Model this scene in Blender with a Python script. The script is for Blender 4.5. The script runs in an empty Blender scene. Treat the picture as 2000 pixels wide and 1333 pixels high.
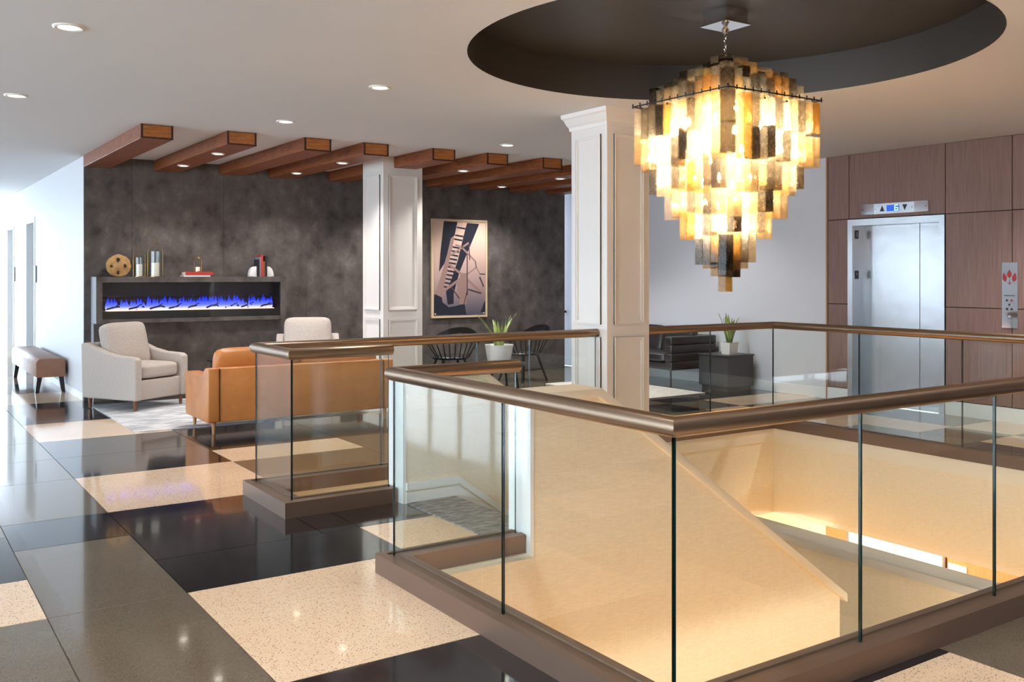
import bpy, bmesh, math, random
from mathutils import Vector, Matrix
random.seed(7)
R = math.radians
S = bpy.context.scene
C = S.collection
# ------------------------------------------------------------------ camera
FPX = 1859.77
cam = bpy.data.cameras.new('camera'); co = bpy.data.objects.new('camera', cam); C.objects.link(co)
co.location = (0, 0, 1.52); co.rotation_euler = (R(90), 0, -math.asin(0.55783286))
cam.sensor_width = 36; cam.lens = 36 * FPX / 2000; cam.shift_y = -129.5 / 2000
cam.clip_start = .05; cam.clip_end = 200
S.camera = co
# ------------------------------------------------------------------ world, exposure
W = bpy.data.worlds.new('World'); S.world = W; W.use_nodes = True
bg = W.node_tree.nodes['Background']; bg.inputs[0].default_value = (.73, .865, 1.0, 1); bg.inputs[1].default_value = 6.2
vs = S.view_settings; vs.view_transform = 'Standard'; vs.look = 'None'; vs.exposure = 0.98; vs.gamma = 1; vs.use_curve_mapping = False
try:
    S.cycles.transparent_max_bounces = 40; S.cycles.max_bounces = 10; S.cycles.diffuse_bounces = 6
    S.cycles.glossy_bounces = 5; S.cycles.sample_clamp_indirect = 6; S.cycles.caustics_reflective = False; S.cycles.caustics_refractive = False
except Exception: pass
CEIL = 2.955; LOW = -3.6; LCEIL = -.80
BULB = 145.0; DOWN = 46.0; LOWE = 135.0

# ------------------------------------------------------------------ materials
def nm(name):
    m = bpy.data.materials.new(name); m.use_nodes = True
    nt = m.node_tree; p = nt.nodes['Principled BSDF']
    return m, nt, p
def col(c):
    f = lambda v: (v / 12.92 if v <= .04045 else ((v + .055) / 1.055) ** 2.4)
    return tuple(f(v / 255) for v in c) + (1,)
def pr(name, c, rough=.5, metal=0, spec=None, coat=0):
    m, nt, p = nm(name); p.inputs['Base Color'].default_value = col(c)
    p.inputs['Roughness'].default_value = rough; p.inputs['Metallic'].default_value = metal
    if spec is not None: p.inputs['Specular IOR Level'].default_value = spec
    if coat: p.inputs['Coat Weight'].default_value = coat; p.inputs['Coat Roughness'].default_value = .05
    return m
def nz(nt, scale, detail=3, vec=None, rough=.5):
    n = nt.nodes.new('ShaderNodeTexNoise'); n.inputs['Scale'].default_value = scale; n.inputs['Detail'].default_value = detail
    n.inputs['Roughness'].default_value = rough
    if vec: nt.links.new(vec, n.inputs['Vector'])
    return n
def coords(nt, sc=(1, 1, 1), kind='Object'):
    t = nt.nodes.new('ShaderNodeTexCoord'); mp = nt.nodes.new('ShaderNodeMapping'); mp.inputs['Scale'].default_value = sc
    nt.links.new(t.outputs[kind], mp.inputs['Vector']); return mp.outputs[0]
def ramp(nt, src, stops):
    r = nt.nodes.new('ShaderNodeValToRGB'); e = r.color_ramp.elements
    while len(e) < len(stops): e.new(.5)
    for k, (p, c) in enumerate(stops): e[k].position = p; e[k].color = col(c)
    nt.links.new(src, r.inputs[0]); return r.outputs[0]
def bump(nt, p, src, st, dist=.01):
    b = nt.nodes.new('ShaderNodeBump'); b.inputs['Strength'].default_value = st; b.inputs['Distance'].default_value = dist
    nt.links.new(src, b.inputs['Height']); nt.links.new(b.outputs[0], p.inputs['Normal'])
def noisy(name, stops, scale, sc=(1, 1, 1), rough=.5, detail=4, bmp=0, metal=0, coat=0, spec=None):
    m, nt, p = nm(name); v = coords(nt, sc); n = nz(nt, scale, detail, v, .6)
    nt.links.new(ramp(nt, n.outputs[0], stops), p.inputs['Base Color'])
    p.inputs['Roughness'].default_value = rough; p.inputs['Metallic'].default_value = metal
    if spec is not None: p.inputs['Specular IOR Level'].default_value = spec
    if coat: p.inputs['Coat Weight'].default_value = coat; p.inputs['Coat Roughness'].default_value = .06
    if bmp: bump(nt, p, n.outputs[0], bmp)
    return m
def terrazzo(name, base, chips, thr, rough=.1):
    m, nt, p = nm(name); v = coords(nt)
    big = nz(nt, 1.3, 3, v); base_c = ramp(nt, big.outputs[0], [(.3, base[0]), (.7, base[1])])
    last = base_c
    for k, (sc, c, t) in enumerate(chips):
        vo = nt.nodes.new('ShaderNodeTexVoronoi'); vo.inputs['Scale'].default_value = sc; nt.links.new(v, vo.inputs['Vector'])
        n = nz(nt, sc * .9, 1, v)
        # chip where the cell's random value is high and we are near its centre
        sep = nt.nodes.new('ShaderNodeSeparateColor'); nt.links.new(vo.outputs['Color'], sep.inputs[0])
        a = nt.nodes.new('ShaderNodeMath'); a.operation = 'GREATER_THAN'; nt.links.new(sep.outputs[k % 3], a.inputs[0]); a.inputs[1].default_value = t
        d = nt.nodes.new('ShaderNodeMath'); d.operation = 'LESS_THAN'; nt.links.new(vo.outputs['Distance'], d.inputs[0]); d.inputs[1].default_value = .38
        mu = nt.nodes.new('ShaderNodeMath'); mu.operation = 'MULTIPLY'; nt.links.new(a.outputs[0], mu.inputs[0]); nt.links.new(d.outputs[0], mu.inputs[1])
        mx = nt.nodes.new('ShaderNodeMix'); mx.data_type = 'RGBA'; nt.links.new(mu.outputs[0], mx.inputs['Factor'])
        nt.links.new(last, mx.inputs['A']); mx.inputs['B'].default_value = col(c); last = mx.outputs['Result']
    nt.links.new(last, p.inputs['Base Color']); p.inputs['Roughness'].default_value = rough
    p.inputs['Specular IOR Level'].default_value = .6
    p.inputs['Coat Weight'].default_value = .35; p.inputs['Coat Roughness'].default_value = .04
    return m
def emis(name, c, st):
    m, nt, p = nm(name); p.inputs['Base Color'].default_value = (0, 0, 0, 1)
    p.inputs['Emission Color'].default_value = col(c); p.inputs['Emission Strength'].default_value = st
    return m
def wood(name, stops, sc, rough=.4, rings=6):
    m, nt, p = nm(name); v = coords(nt, sc); n = nz(nt, rings, 5, v, .65)
    nt.links.new(ramp(nt, n.outputs[0], stops), p.inputs['Base Color']); p.inputs['Roughness'].default_value = rough
    bump(nt, p, n.outputs[0], .08, .004); return m
def schlick(nt, f0=.045):
    lw = nt.nodes.new('ShaderNodeLayerWeight'); lw.inputs[0].default_value = .5
    pw = nt.nodes.new('ShaderNodeMath'); pw.operation = 'POWER'; nt.links.new(lw.outputs['Facing'], pw.inputs[0]); pw.inputs[1].default_value = 5
    ma = nt.nodes.new('ShaderNodeMath'); ma.operation = 'MULTIPLY_ADD'; nt.links.new(pw.outputs[0], ma.inputs[0]); ma.inputs[1].default_value = .55; ma.inputs[2].default_value = f0
    return ma.outputs[0]
def thin_glass(name, tint, refl=1.0, rough=.0):
    m = bpy.data.materials.new(name); m.use_nodes = True; nt = m.node_tree; nt.nodes.clear()
    o = nt.nodes.new('ShaderNodeOutputMaterial'); mix = nt.nodes.new('ShaderNodeMixShader')
    t = nt.nodes.new('ShaderNodeBsdfTransparent'); t.inputs[0].default_value = tint + (1,)
    g = nt.nodes.new('ShaderNodeBsdfGlossy'); g.inputs['Roughness'].default_value = rough; g.inputs['Color'].default_value = (1, 1, 1, 1)
    nt.links.new(schlick(nt, .03), mix.inputs[0]); nt.links.new(t.outputs[0], mix.inputs[1]); nt.links.new(g.outputs[0], mix.inputs[2])
    nt.links.new(mix.outputs[0], o.inputs[0]); return m
def tube_glass(name, tint, body, glow, sc):
    m = bpy.data.materials.new(name); m.use_nodes = True; nt = m.node_tree; nt.nodes.clear()
    o = nt.nodes.new('ShaderNodeOutputMaterial')
    t = nt.nodes.new('ShaderNodeBsdfTransparent'); t.inputs[0].default_value = col(tint)
    v = coords(nt, (1, 1, .6)); n = nz(nt, 38, 3, v, .7)
    tr = nt.nodes.new('ShaderNodeBsdfTranslucent'); tr.inputs[0].default_value = col(body)
    df = nt.nodes.new('ShaderNodeBsdfGlossy'); df.inputs[0].default_value = (1, 1, 1, 1); df.inputs['Roughness'].default_value = .12
    b = nt.nodes.new('ShaderNodeBump'); b.inputs['Strength'].default_value = .35; b.inputs['Distance'].default_value = .01
    nt.links.new(n.outputs[0], b.inputs['Height']); nt.links.new(b.outputs[0], df.inputs['Normal'])
    rp = nt.nodes.new('ShaderNodeMapRange'); nt.links.new(n.outputs[0], rp.inputs[0]); rp.inputs[1].default_value = .3; rp.inputs[2].default_value = .7
    rp.inputs[3].default_value = glow * .45; rp.inputs[4].default_value = min(1, glow * 1.5)
    m1 = nt.nodes.new('ShaderNodeMixShader'); nt.links.new(rp.outputs[0], m1.inputs[0]); nt.links.new(t.outputs[0], m1.inputs[1]); nt.links.new(tr.outputs[0], m1.inputs[2])
    m2 = nt.nodes.new('ShaderNodeMixShader'); nt.links.new(schlick(nt, .04), m2.inputs[0]); nt.links.new(m1.outputs[0], m2.inputs[1]); nt.links.new(df.outputs[0], m2.inputs[2])
    nt.links.new(m2.outputs[0], o.inputs[0]); return m

M = {}
M['ceil'] = pr('ceiling_paint', (224, 224, 226), .8)
M['dome'] = pr('dome_paint', (58, 55, 54), .45)
M['white'] = pr('white_paint', (216, 217, 222), .55)
M['colw'] = pr('column_paint', (226, 220, 214), .35)
M['base'] = pr('baseboard_paint', (232, 232, 230), .45)
M['stone'] = noisy('dark_stone', [(.3, (60, 55, 53)), (.44, (84, 77, 74)), (.58, (96, 88, 84)), (.72, (116, 108, 104))], 5.5, (1, 1, .8), .42, 10, .03, spec=.35)
M['joint'] = pr('joint_dark', (44, 40, 38), .8)
M['gap'] = pr('joint_strip', (120, 112, 104), .5)
M['t_light'] = terrazzo('terrazzo_light', ((224, 191, 157), (232, 202, 170)), [(260, (242, 220, 192), .45), (190, (198, 160, 126), .72), (150, (120, 98, 80), .92)], 0)
M['t_black'] = terrazzo('terrazzo_black', ((27, 26, 29), (34, 33, 36)), [(260, (46, 45, 49), .75), (180, (20, 20, 22), .6)], 0)
M['t_olive'] = terrazzo('terrazzo_olive', ((98, 88, 74), (108, 98, 82)), [(300, (128, 115, 96), .5), (240, (74, 66, 56), .6)], 0)
M['bronze'] = pr('bronze_metal', (150, 128, 108), .36, 1)
M['bronze_c'] = pr('bronze_curb', (120, 97, 82), .45, .6)
M['glass'] = thin_glass('balustrade_glass', (.965, .985, .972))
M['edge'] = pr('glass_edge', (16, 40, 36), .15, 0, .5)
M['pane'] = thin_glass('pane_glass', (.97, .98, .98))
M['wp'] = None
def wallpaper():
    m, nt, p = nm('woven_wallcovering'); v = coords(nt, (11, 11, 75)); n = nz(nt, 2, 3, v, .6)
    v2 = coords(nt, (160, 160, 2)); n2 = nz(nt, 2, 2, v2)
    ad = nt.nodes.new('ShaderNodeMath'); ad.operation = 'MULTIPLY_ADD'; nt.links.new(n.outputs[0], ad.inputs[0]); ad.inputs[1].default_value = .6
    sc = nt.nodes.new('ShaderNodeMath'); sc.operation = 'MULTIPLY'; nt.links.new(n2.outputs[0], sc.inputs[0]); sc.inputs[1].default_value = .4
    nt.links.new(sc.outputs[0], ad.inputs[2])
    nt.links.new(ramp(nt, ad.outputs[0], [(.35, (228, 211, 180)), (.65, (240, 226, 200))]), p.inputs['Base Color'])
    p.inputs['Roughness'].default_value = .8; bump(nt, p, ad.outputs[0], .15, .003); return m
M['wp'] = wallpaper()
M['cream'] = pr('cream_trim', (234, 222, 200), .5)
M['beam'] = wood('beam_wood', [(.25, (84, 42, 22)), (.5, (132, 72, 38)), (.75, (158, 92, 50))], (9, 1.0, 9), .45)
M['beam_end'] = wood('beam_end_wood', [(.25, (120, 66, 28)), (.55, (172, 104, 50)), (.8, (194, 126, 66))], (2, 9, 14), .45)
M['beam_edge'] = pr('beam_edge', (58, 28, 16), .5)
M['panelw'] = wood('walnut_panel', [(.25, (112, 82, 72)), (.5, (134, 102, 92)), (.75, (152, 118, 108))], (40, 40, .9), .38, 3)
M['woodlow'] = wood('oak_panel', [(.25, (168, 112, 66)), (.5, (190, 132, 82)), (.75, (208, 150, 98))], (30, 30, .9), .4, 3)
def brushed():
    m, nt, p = nm('brushed_steel'); p.inputs['Base Color'].default_value = col((176, 178, 182)); p.inputs['Metallic'].default_value = 1
    v = coords(nt, (2.2, 2.2, 2.6)); n = nz(nt, 1.1, 2, v); p.inputs['Roughness'].default_value = .27
    bump(nt, p, n.outputs[0], .2, .02); return m
M['steel'] = brushed()
M['chrome'] = pr('chrome', (225, 225, 228), .06, 1)
M['black'] = pr('black_metal', (22, 21, 21), .4)
M['gray_fab'] = noisy('gray_linen', [(.3, (168, 156, 146)), (.7, (196, 184, 174))], 60, (1, 1, 4), .9, 3, .15)
M['tan'] = noisy('tan_leather', [(.3, (178, 110, 54)), (.7, (200, 130, 70))], 5, (1, 1, 1), .38, 4, .04)
M['tan_dark'] = pr('leather_seam', (86, 48, 22), .5)
M['legw'] = pr('leg_wood', (176, 122, 74), .45)
M['legd'] = pr('leg_wood_dark', (118, 70, 40), .45)
M['benchl'] = noisy('bench_leather', [(.3, (132, 92, 70)), (.7, (148, 106, 84))], 6, (1, 1, 1), .4, 3, .03)
M['blackl'] = noisy('black_leather', [(.3, (26, 27, 29)), (.7, (36, 37, 40))], 6, (1, 1, 1), .32, 3, .03)
M['rug'] = noisy('rug_pile', [(.3, (128, 134, 142)), (.48, (178, 178, 180)), (.62, (216, 214, 212)), (.8, (140, 148, 158))], 5, (.7, 2.2, 1), .95, 7, .2)
M['rug2'] = noisy('rug_pile_cream', [(.3, (178, 172, 164)), (.7, (214, 206, 196))], 9, (.8, 3, 1), .95, 5, .2)
M['carpet'] = noisy('carpet_mosaic', [(.35, (84, 82, 80)), (.5, (120, 118, 116)), (.65, (146, 144, 142))], 6, (2, 4, 1), .95, 5, .2)
M['ember'] = emis('ember_bed', (255, 196, 170), 1.0)
M['fireblack'] = pr('firebox_black', (12, 12, 13), .5)
M['log'] = pr('charred_log', (26, 20, 20), .8)
M['gold'] = pr('gold_wire', (190, 150, 84), .25, 1)
M['wax'] = pr('candle_wax', (238, 226, 206), .5)
M['jar'] = thin_glass('jar_glass', (.93, .95, .95))
M['discw'] = noisy('teak_root', [(.3, (140, 100, 56)), (.7, (196, 152, 96))], 14, (1, 1, 1), .6, 4, .1)
M['discd'] = pr('teak_hollow', (44, 28, 16), .8)
M['paper'] = pr('page_paper', (226, 218, 206), .8)
M['red'] = pr('book_red', (172, 58, 50), .5)
M['navy'] = pr('book_navy', (30, 34, 44), .5)
M['brownb'] = pr('book_brown', (132, 74, 40), .5)
M['grayb'] = pr('book_gray', (120, 124, 128), .5)
M['ceramic'] = pr('white_ceramic', (228, 224, 220), .3)
M['leaf'] = noisy('snake_leaf', [(.3, (96, 124, 62)), (.55, (150, 164, 90)), (.75, (188, 194, 120))], 8, (1, 1, 1), .45, 2)
M['soil'] = pr('soil', (46, 36, 28), .9)
M['sidetab'] = pr('side_table_paint', (52, 54, 58), .35)
M['frame'] = pr('picture_frame', (206, 180, 146), .4)
def print_bg():
    m, nt, p = nm('photo_print'); v = coords(nt); s = nt.nodes.new('ShaderNodeSeparateXYZ'); nt.links.new(v, s.inputs[0])
    mr = nt.nodes.new('ShaderNodeMapRange'); nt.links.new(s.outputs['Z'], mr.inputs[0]); mr.inputs[1].default_value = .87; mr.inputs[2].default_value = 2.35
    nt.links.new(ramp(nt, mr.outputs[0], [(0, (66, 68, 84)), (.12, (108, 98, 108)), (.4, (178, 148, 142)), (1, (226, 192, 170))]), p.inputs['Base Color'])
    p.inputs['Roughness'].default_value = .35; return m
M['print'] = print_bg()
M['ink'] = pr('print_ink', (36, 38, 50), .35)
M['inkl'] = pr('print_light', (150, 120, 112), .35)
M['inkm'] = pr('print_mid', (78, 64, 68), .35)
M['blue'] = emis('display_blue', (30, 80, 190), .8)
M['digit'] = emis('display_digit', (150, 230, 255), 2.2)
M['emblem'] = pr('emblem_red', (150, 32, 36), .4)
M['plate'] = pr('tactile_plate', (30, 28, 28), .4)
M['lamp'] = emis('downlight_lens', (255, 244, 228), 7)
M['trimr'] = pr('downlight_trim', (236, 230, 222), .4)
M['bulb'] = emis('bulb_glow', (255, 242, 218), BULB)
M['doorp'] = pr('door_gray', (176, 180, 186), .5)
M['graycap'] = pr('gray_cap', (196, 190, 180), .5)
M['mull'] = pr('mullion', (180, 184, 188), .4)
G = [tube_glass('tube_clear', (253, 250, 244), (255, 247, 232), .10, 1), tube_glass('tube_champagne', (250, 241, 224), (255, 242, 218), .14, 1),
     tube_glass('tube_amber', (240, 222, 184), (250, 230, 190), .17, 1), tube_glass('tube_smoke', (206, 200, 190), (214, 206, 194), .20, 1),
     tube_glass('tube_dark', (160, 152, 142), (160, 152, 142), .26, 1)]

# ------------------------------------------------------------------ mesh helpers
class MB:
    def __init__(s): s.v = []; s.f = []; s.mi = []; s.m = 0
    def add(s, vs, fs):
        o = len(s.v); s.v += [tuple(p) for p in vs]
        for f in fs: s.f.append([i + o for i in f]); s.mi.append(s.m)
        return s
    def box(s, a, b):
        x0, y0, z0 = a; x1, y1, z1 = b
        vs = [(x, y, z) for z in (z0, z1) for y in (y0, y1) for x in (x0, x1)]
        return s.add(vs, [(0, 2, 3, 1), (4, 5, 7, 6), (0, 1, 5, 4), (2, 6, 7, 3), (0, 4, 6, 2), (1, 3, 7, 5)])
    def prism(s, pts, axis, a, b):
        # polygon in the two other axes, extruded along axis from a to b
        def P(u, v, w): return {'x': (w, u, v), 'y': (u, w, v), 'z': (u, v, w)}[axis]
        n = len(pts)
        vs = [P(u, v, a) for u, v in pts] + [P(u, v, b) for u, v in pts]
        return s.add(vs, [tuple(range(n))[::-1], tuple(range(n, 2 * n))] + [(i, (i + 1) % n, n + (i + 1) % n, n + i) for i in range(n)])
    def cyl(s, p, q, r0, r1=None, n=12):
        r1 = r0 if r1 is None else r1
        p, q = Vector(p), Vector(q); d = (q - p).normalized()
        u = d.orthogonal().normalized(); w = d.cross(u)
        vs = []
        for c, r in ((p, r0), (q, r1)):
            for i in range(n):
                t = 2 * math.pi * i / n; vs.append(c + (u * math.cos(t) + w * math.sin(t)) * r)
        return s.add(vs, [tuple(range(n))[::-1], tuple(range(n, 2 * n))] + [(i, (i + 1) % n, n + (i + 1) % n, n + i) for i in range(n)])
    def lathe(s, prof, c=(0, 0), n=24):
        vs = []; k = len(prof)
        for i in range(n):
            t = 2 * math.pi * i / n
            for r, z in prof: vs.append((c[0] + r * math.cos(t), c[1] + r * math.sin(t), z))
        fs = []
        for i in range(n):
            j = (i + 1) % n
            for a in range(k - 1): fs.append((i * k + a, j * k + a, j * k + a + 1, i * k + a + 1))
        return s.add(vs, fs)
    def tube(s, pts, r, n=8):
        pts = [Vector(p) for p in pts]; k = len(pts); vs = []; prev = None
        for i, p in enumerate(pts):
            d = (pts[min(i + 1, k - 1)] - pts[max(i - 1, 0)]).normalized()
            u = d.orthogonal().normalized() if prev is None else (prev - d * prev.dot(d)).normalized()
            prev = u; w = d.cross(u)
            for j in range(n):
                t = 2 * math.pi * j / n; vs.append(p + (u * math.cos(t) + w * math.sin(t)) * r)
        fs = [tuple(range(n))[::-1], tuple(range((k - 1) * n, k * n))]
        for i in range(k - 1):
            for j in range(n): fs.append((i * n + j, i * n + (j + 1) % n, (i + 1) * n + (j + 1) % n, (i + 1) * n + j))
        return s.add(vs, fs)
    def sweep(s, path, prof):
        # horizontal polyline path [(x,y)], closed profile [(u lateral left, z)], mitred corners
        n = len(prof); k = len(path); P = [Vector(p) for p in path]; vs = []
        for i in range(k):
            d0 = (P[i] - P[i - 1]).normalized() if i else (P[1] - P[0]).normalized()
            d1 = (P[i + 1] - P[i]).normalized() if i < k - 1 else d0
            n0 = Vector((-d0.y, d0.x)); n1 = Vector((-d1.y, d1.x)); m = (n0 + n1); m = m / max(.2, m.dot(n0))
            for u, z in prof: vs.append((P[i].x + m.x * u, P[i].y + m.y * u, z))
        fs = [tuple(range(n)), tuple(range((k - 1) * n, k * n))[::-1]]
        for i in range(k - 1):
            for j in range(n): fs.append((i * n + j, (i + 1) * n + j, (i + 1) * n + (j + 1) % n, i * n + (j + 1) % n))
        return s.add(vs, fs)
    def build(s, name, mat, parent=None, smooth=False, bevel=0, seg=2, subd=0, rot=None):
        me = bpy.data.meshes.new(name); me.from_pydata(s.v, [], s.f)
        mats = mat if isinstance(mat, list) else [mat]
        for m in mats: me.materials.append(m)
        for p, i in zip(me.polygons, s.mi): p.material_index = i
        bm = bmesh.new(); bm.from_mesh(me); bmesh.ops.recalc_face_normals(bm, faces=bm.faces)
        if bevel:
            ed = [e for e in bm.edges if len(e.link_faces) == 2 and e.calc_face_angle(0) > .4]
            bmesh.ops.bevel(bm, geom=ed, offset=bevel, segments=seg, affect='EDGES', profile=.5, clamp_overlap=True)
        bm.to_mesh(me); bm.free()
        if smooth or (bevel and seg > 1):
            me.shade_smooth()
            me.set_sharp_from_angle(angle=R(38 if smooth else 30))
        o = bpy.data.objects.new(name, me); C.objects.link(o)
        if parent: o.parent = parent
        return o
def B(name, a, b, mat, parent=None, bevel=0, seg=1): return MB().box(a, b).build(name, mat, parent, bevel=bevel, seg=seg)
def tag(o, label, cat, group=None):
    o['label'] = label; o['category'] = cat
    if group: o['group'] = group
    return o
def thing(name, label, cat, loc=(0, 0, 0), rz=0, group=None):
    o = bpy.data.objects.new(name, None); C.objects.link(o); o.location = loc; o.rotation_euler = (0, 0, rz); o.empty_display_size = .1
    return tag(o, label, cat, group)
def struct(o, label=None):
    o['kind'] = 'structure'
    if label: o['label'] = label
    return o
def root(name, label=None):
    o = bpy.data.objects.new(name, None); C.objects.link(o); o.empty_display_size = .1; return struct(o, label)
def soft(mb_or, name, mat, parent, lv=2, bev=.05, **k):
    o = mb_or.build(name, mat, parent, bevel=bev, seg=4); return o
def pillow(name, size, mat, parent, loc=(0, 0, 0), rot=(0, 0, 0), puff=.25, n=9):
    # a superellipsoid-like upholstered cushion
    sx, sy, sz = (v / 2 for v in size); bm = bmesh.new(); bmesh.ops.create_cube(bm, size=2)
    bmesh.ops.subdivide_edges(bm, edges=bm.edges[:], cuts=n, use_grid_fill=True)
    for v in bm.verts:
        x, y, z = v.co
        l = (abs(x) ** 7 + abs(y) ** 7 + abs(z) ** 7) ** (1 / 7)
        x, y, z = x / l, y / l, z / l
        small = min(range(3), key=lambda i: size[i])
        c = [x, y, z]; o2 = [c[i] for i in range(3) if i != small]
        c[small] *= 1 - puff * max(abs(o2[0]), abs(o2[1])) ** 3
        v.co = (c[0] * sx, c[1] * sy, c[2] * sz)
    me = bpy.data.meshes.new(name); bm.to_mesh(me); bm.free(); me.shade_smooth(); me.materials.append(mat)
    o = bpy.data.objects.new(name, me); C.objects.link(o); o.parent = parent; o.location = loc; o.rotation_euler = rot
    return o

# ================================================================== STRUCTURE
VX0, VX1, VY0, VY1 = 2.2, 7.47, 2.314, 6.44          # glass lines around the stairwell
WX = -7.0; EY = 22.0; BY = -3.0; RX = 9.72           # window wall, far end, back wall, right wall
STRIP = (VX0, 3.31, 4.28, 5.84)                      # landing strip into the well
def minus(r, h):
    x0, x1, y0, y1 = r; a, b, c, d = h
    if x1 <= a or x0 >= b or y1 <= c or y0 >= d: return [r]
    out = []
    if x0 < a: out.append((x0, a, y0, y1)); x0 = a
    if x1 > b: out.append((b, x1, y0, y1)); x1 = b
    if y0 < c: out.append((x0, x1, y0, c)); y0 = c
    if y1 > d: out.append((x0, x1, d, y1)); y1 = d
    return out
holes = [(VX0, VX1, VY0, STRIP[2]), (VX0, VX1, STRIP[3], VY1), (STRIP[1], VX1, STRIP[2], STRIP[3])]
def clip(r):
    rs = [r]
    for h in holes: rs = [q for p in rs for q in minus(p, h)]
    return [q for q in rs if q[1] - q[0] > .01 and q[3] - q[2] > .01]
floor = root('floor', 'polished terrazzo floor laid in cream, black and olive squares')
slab = MB()
for q in clip((WX, RX, BY, EY)): slab.box((q[0], q[2], -.30), (q[1], q[3], -.012))
o = slab.build('floor_slab', M['gap'], floor)
XS = [-3.2, -1.75, -.55, .05, .643, 1.25, 2.435, 3.60, 4.78, 5.96, 7.14, 7.80, 8.38, 8.97, 9.72]
def rows(j):
    x = XS[j]
    if j == 5: return [-3, -1.5, -.1, 1.1, 2.2, 3.41, 4.64, 5.26, 6.49, 7.71, 8.62, 9.54, 10.71, 12.44, 13.6, 14.8, 16, 17.2, 18.4, 19.6, 20.8, 22]
    if j == 4: return [-3, -1.5, 0, 1.6, 3.1, 4.636, 5.855, 6.49, 7.71, 8.62, 9.54, 10.71, 12.44, 13.6, 14.8, 16, 17.2, 18.4, 19.6, 20.8, 22]
    if j == 3: return [-3, -1.5, 0, 1.6, 3.1, 4.636, 5.285, 6.2, 7.71, 9.54, 10.71, 12.44, 13.6, 14.8, 16, 17.2, 18.4, 19.6, 20.8, 22]
    if j == 6: return [-3, -1.5, -.1, 1.0, 2.2, 3.41, 4.05, 5.266, 6.49, 7.69, 8.28, 9.54, 10.71, 12.42]
    if j == 7: return [-3, -1.5, -.1, 1.0, 2.29, 3.41, 4.64, 5.86, 6.49, 7.69, 8.28, 9.54, 10.71, 12.42]
    if j >= 10: return [-3, -1.5, -.1, 1.0, 2.29, 3.6, 4.22, 4.83, 5.44, 6.05, 6.66, 7.69, 8.30, 9.54, 10.71, 12.42]
    return [-3, -1.5, -.1, 1.0, 2.29, 3.41, 4.64, 5.86, 6.49, 7.69, 8.28, 9.54, 10.71, 12.42] + ([13.6, 15, 16.4, 18, 20, 22] if j < 6 else [])
SPEC = {(5, 2.2): 'b', (5, 3.41): 'l', (5, 4.64): 'b', (5, 5.26): 'b', (5, 6.49): 'l', (5, 7.71): 'b', (5, 8.62): 'b', (5, 9.54): 'l', (5, 10.71): 'b', (5, 12.44): 'l', (5, 13.6): 'b',
        (4, 1.6): 'o', (4, 3.1): 'o', (4, 4.636): 'o', (4, 5.855): 'b', (4, 6.49): 'o', (4, 7.71): 'o', (4, 8.62): 'o', (4, 9.54): 'o', (4, 10.71): 'o', (4, 12.44): 'l',
        (3, 1.6): 'o', (3, 3.1): 'o', (3, 4.636): 'l', (3, 5.285): 'b', (3, 6.2): 'o', (3, 7.71): 'o',
        (6, 1.0): 'l', (6, 4.05): 'l', (6, 5.266): 'b', (6, 6.49): 'o', (6, 7.69): 'l', (6, 8.28): 'b', (6, 9.54): 'b', (6, 2.2): 'b',
        (7, 1.0): 'o', (7, 6.49): 'o', (7, 7.69): 'o', (7, 8.28): 'b', (8, 1.0): 'b', (8, 7.69): 'o', (8, 6.49): 'b', (9, 6.49): 'o', (9, 7.69): 'l',
        (10, 7.69): 'b', (11, 7.69): 'o', (12, 7.69): 'l', (13, 7.69): 'l', (11, 8.30): 'b', (12, 8.30): 'b', (13, 8.30): 'b', (10, 6.66): 'o', (11, 6.66): 'l', (12, 6.66): 'o', (13, 6.66): 'o'}
mt = {'l': M['t_light'], 'b': M['t_black'], 'o': M['t_olive']}
rt = random.Random(3)
G2 = .0025
for j in range(len(XS) - 1):
    ys = rows(j)
    for y0, y1 in zip(ys, ys[1:]):
        k = SPEC.get((j, y0)) or rt.choice('lboob' if j < 10 else 'llobo')
        for q in clip((XS[j], XS[j + 1], y0, y1)):
            if j >= 6 and q[2] >= 12.4: continue
            B('tile', (q[0] + G2, q[2] + G2, -.012), (q[1] - G2, q[3] - G2, 0), mt[k], floor)
for j in range(2):
    for i in range(10):
        x0, y0 = -7.0 + 1.9 * j, BY + 2.5 * i
        B('tile', (x0 + G2, y0 + G2, -.012), (x0 + 1.9 - G2, y0 + 2.5 - G2, 0), mt['olb'[(i + 2 * j) % 3]], floor)
# underside / lower ceiling is the slab; void fascia
fas = root('wall_stairwell', 'cream woven wallcovering lining the edge of the stairwell opening')
def fascia(path):
    MB().sweep(path, [(0, -.012), (-.05, -.012), (-.05, LCEIL), (0, LCEIL)]).build('wallcovering', M['wp'], fas)
    MB().sweep(path, [(.015, -.002), (0, -.002), (0, -.13), (.015, -.13)]).build('trim_band', M['cream'], fas)
e = .02
fascia([(VX0 + e, STRIP[2] - e), (VX0 + e, VY0 + e), (VX1 - e, VY0 + e), (VX1 - e, VY1 - e), (VX0 + e, VY1 - e), (VX0 + e, STRIP[3] + e)])
fascia([(VX0 + e, STRIP[3] + e), (2.925, STRIP[3] + e)][::-1]); fascia([(2.98, STRIP[2] - e), (VX0 + e, STRIP[2] - e)][::-1])
lc = MB()
for q in minus((-1.5, RX, -1.5, 10), (VX0, VX1, VY0, VY1)): lc.box((q[0], q[2], LCEIL - .05), (q[1], q[3], LCEIL))
struct(lc.build('ceiling_lower', M['cream']), 'cream ceiling of the floor below')
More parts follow.
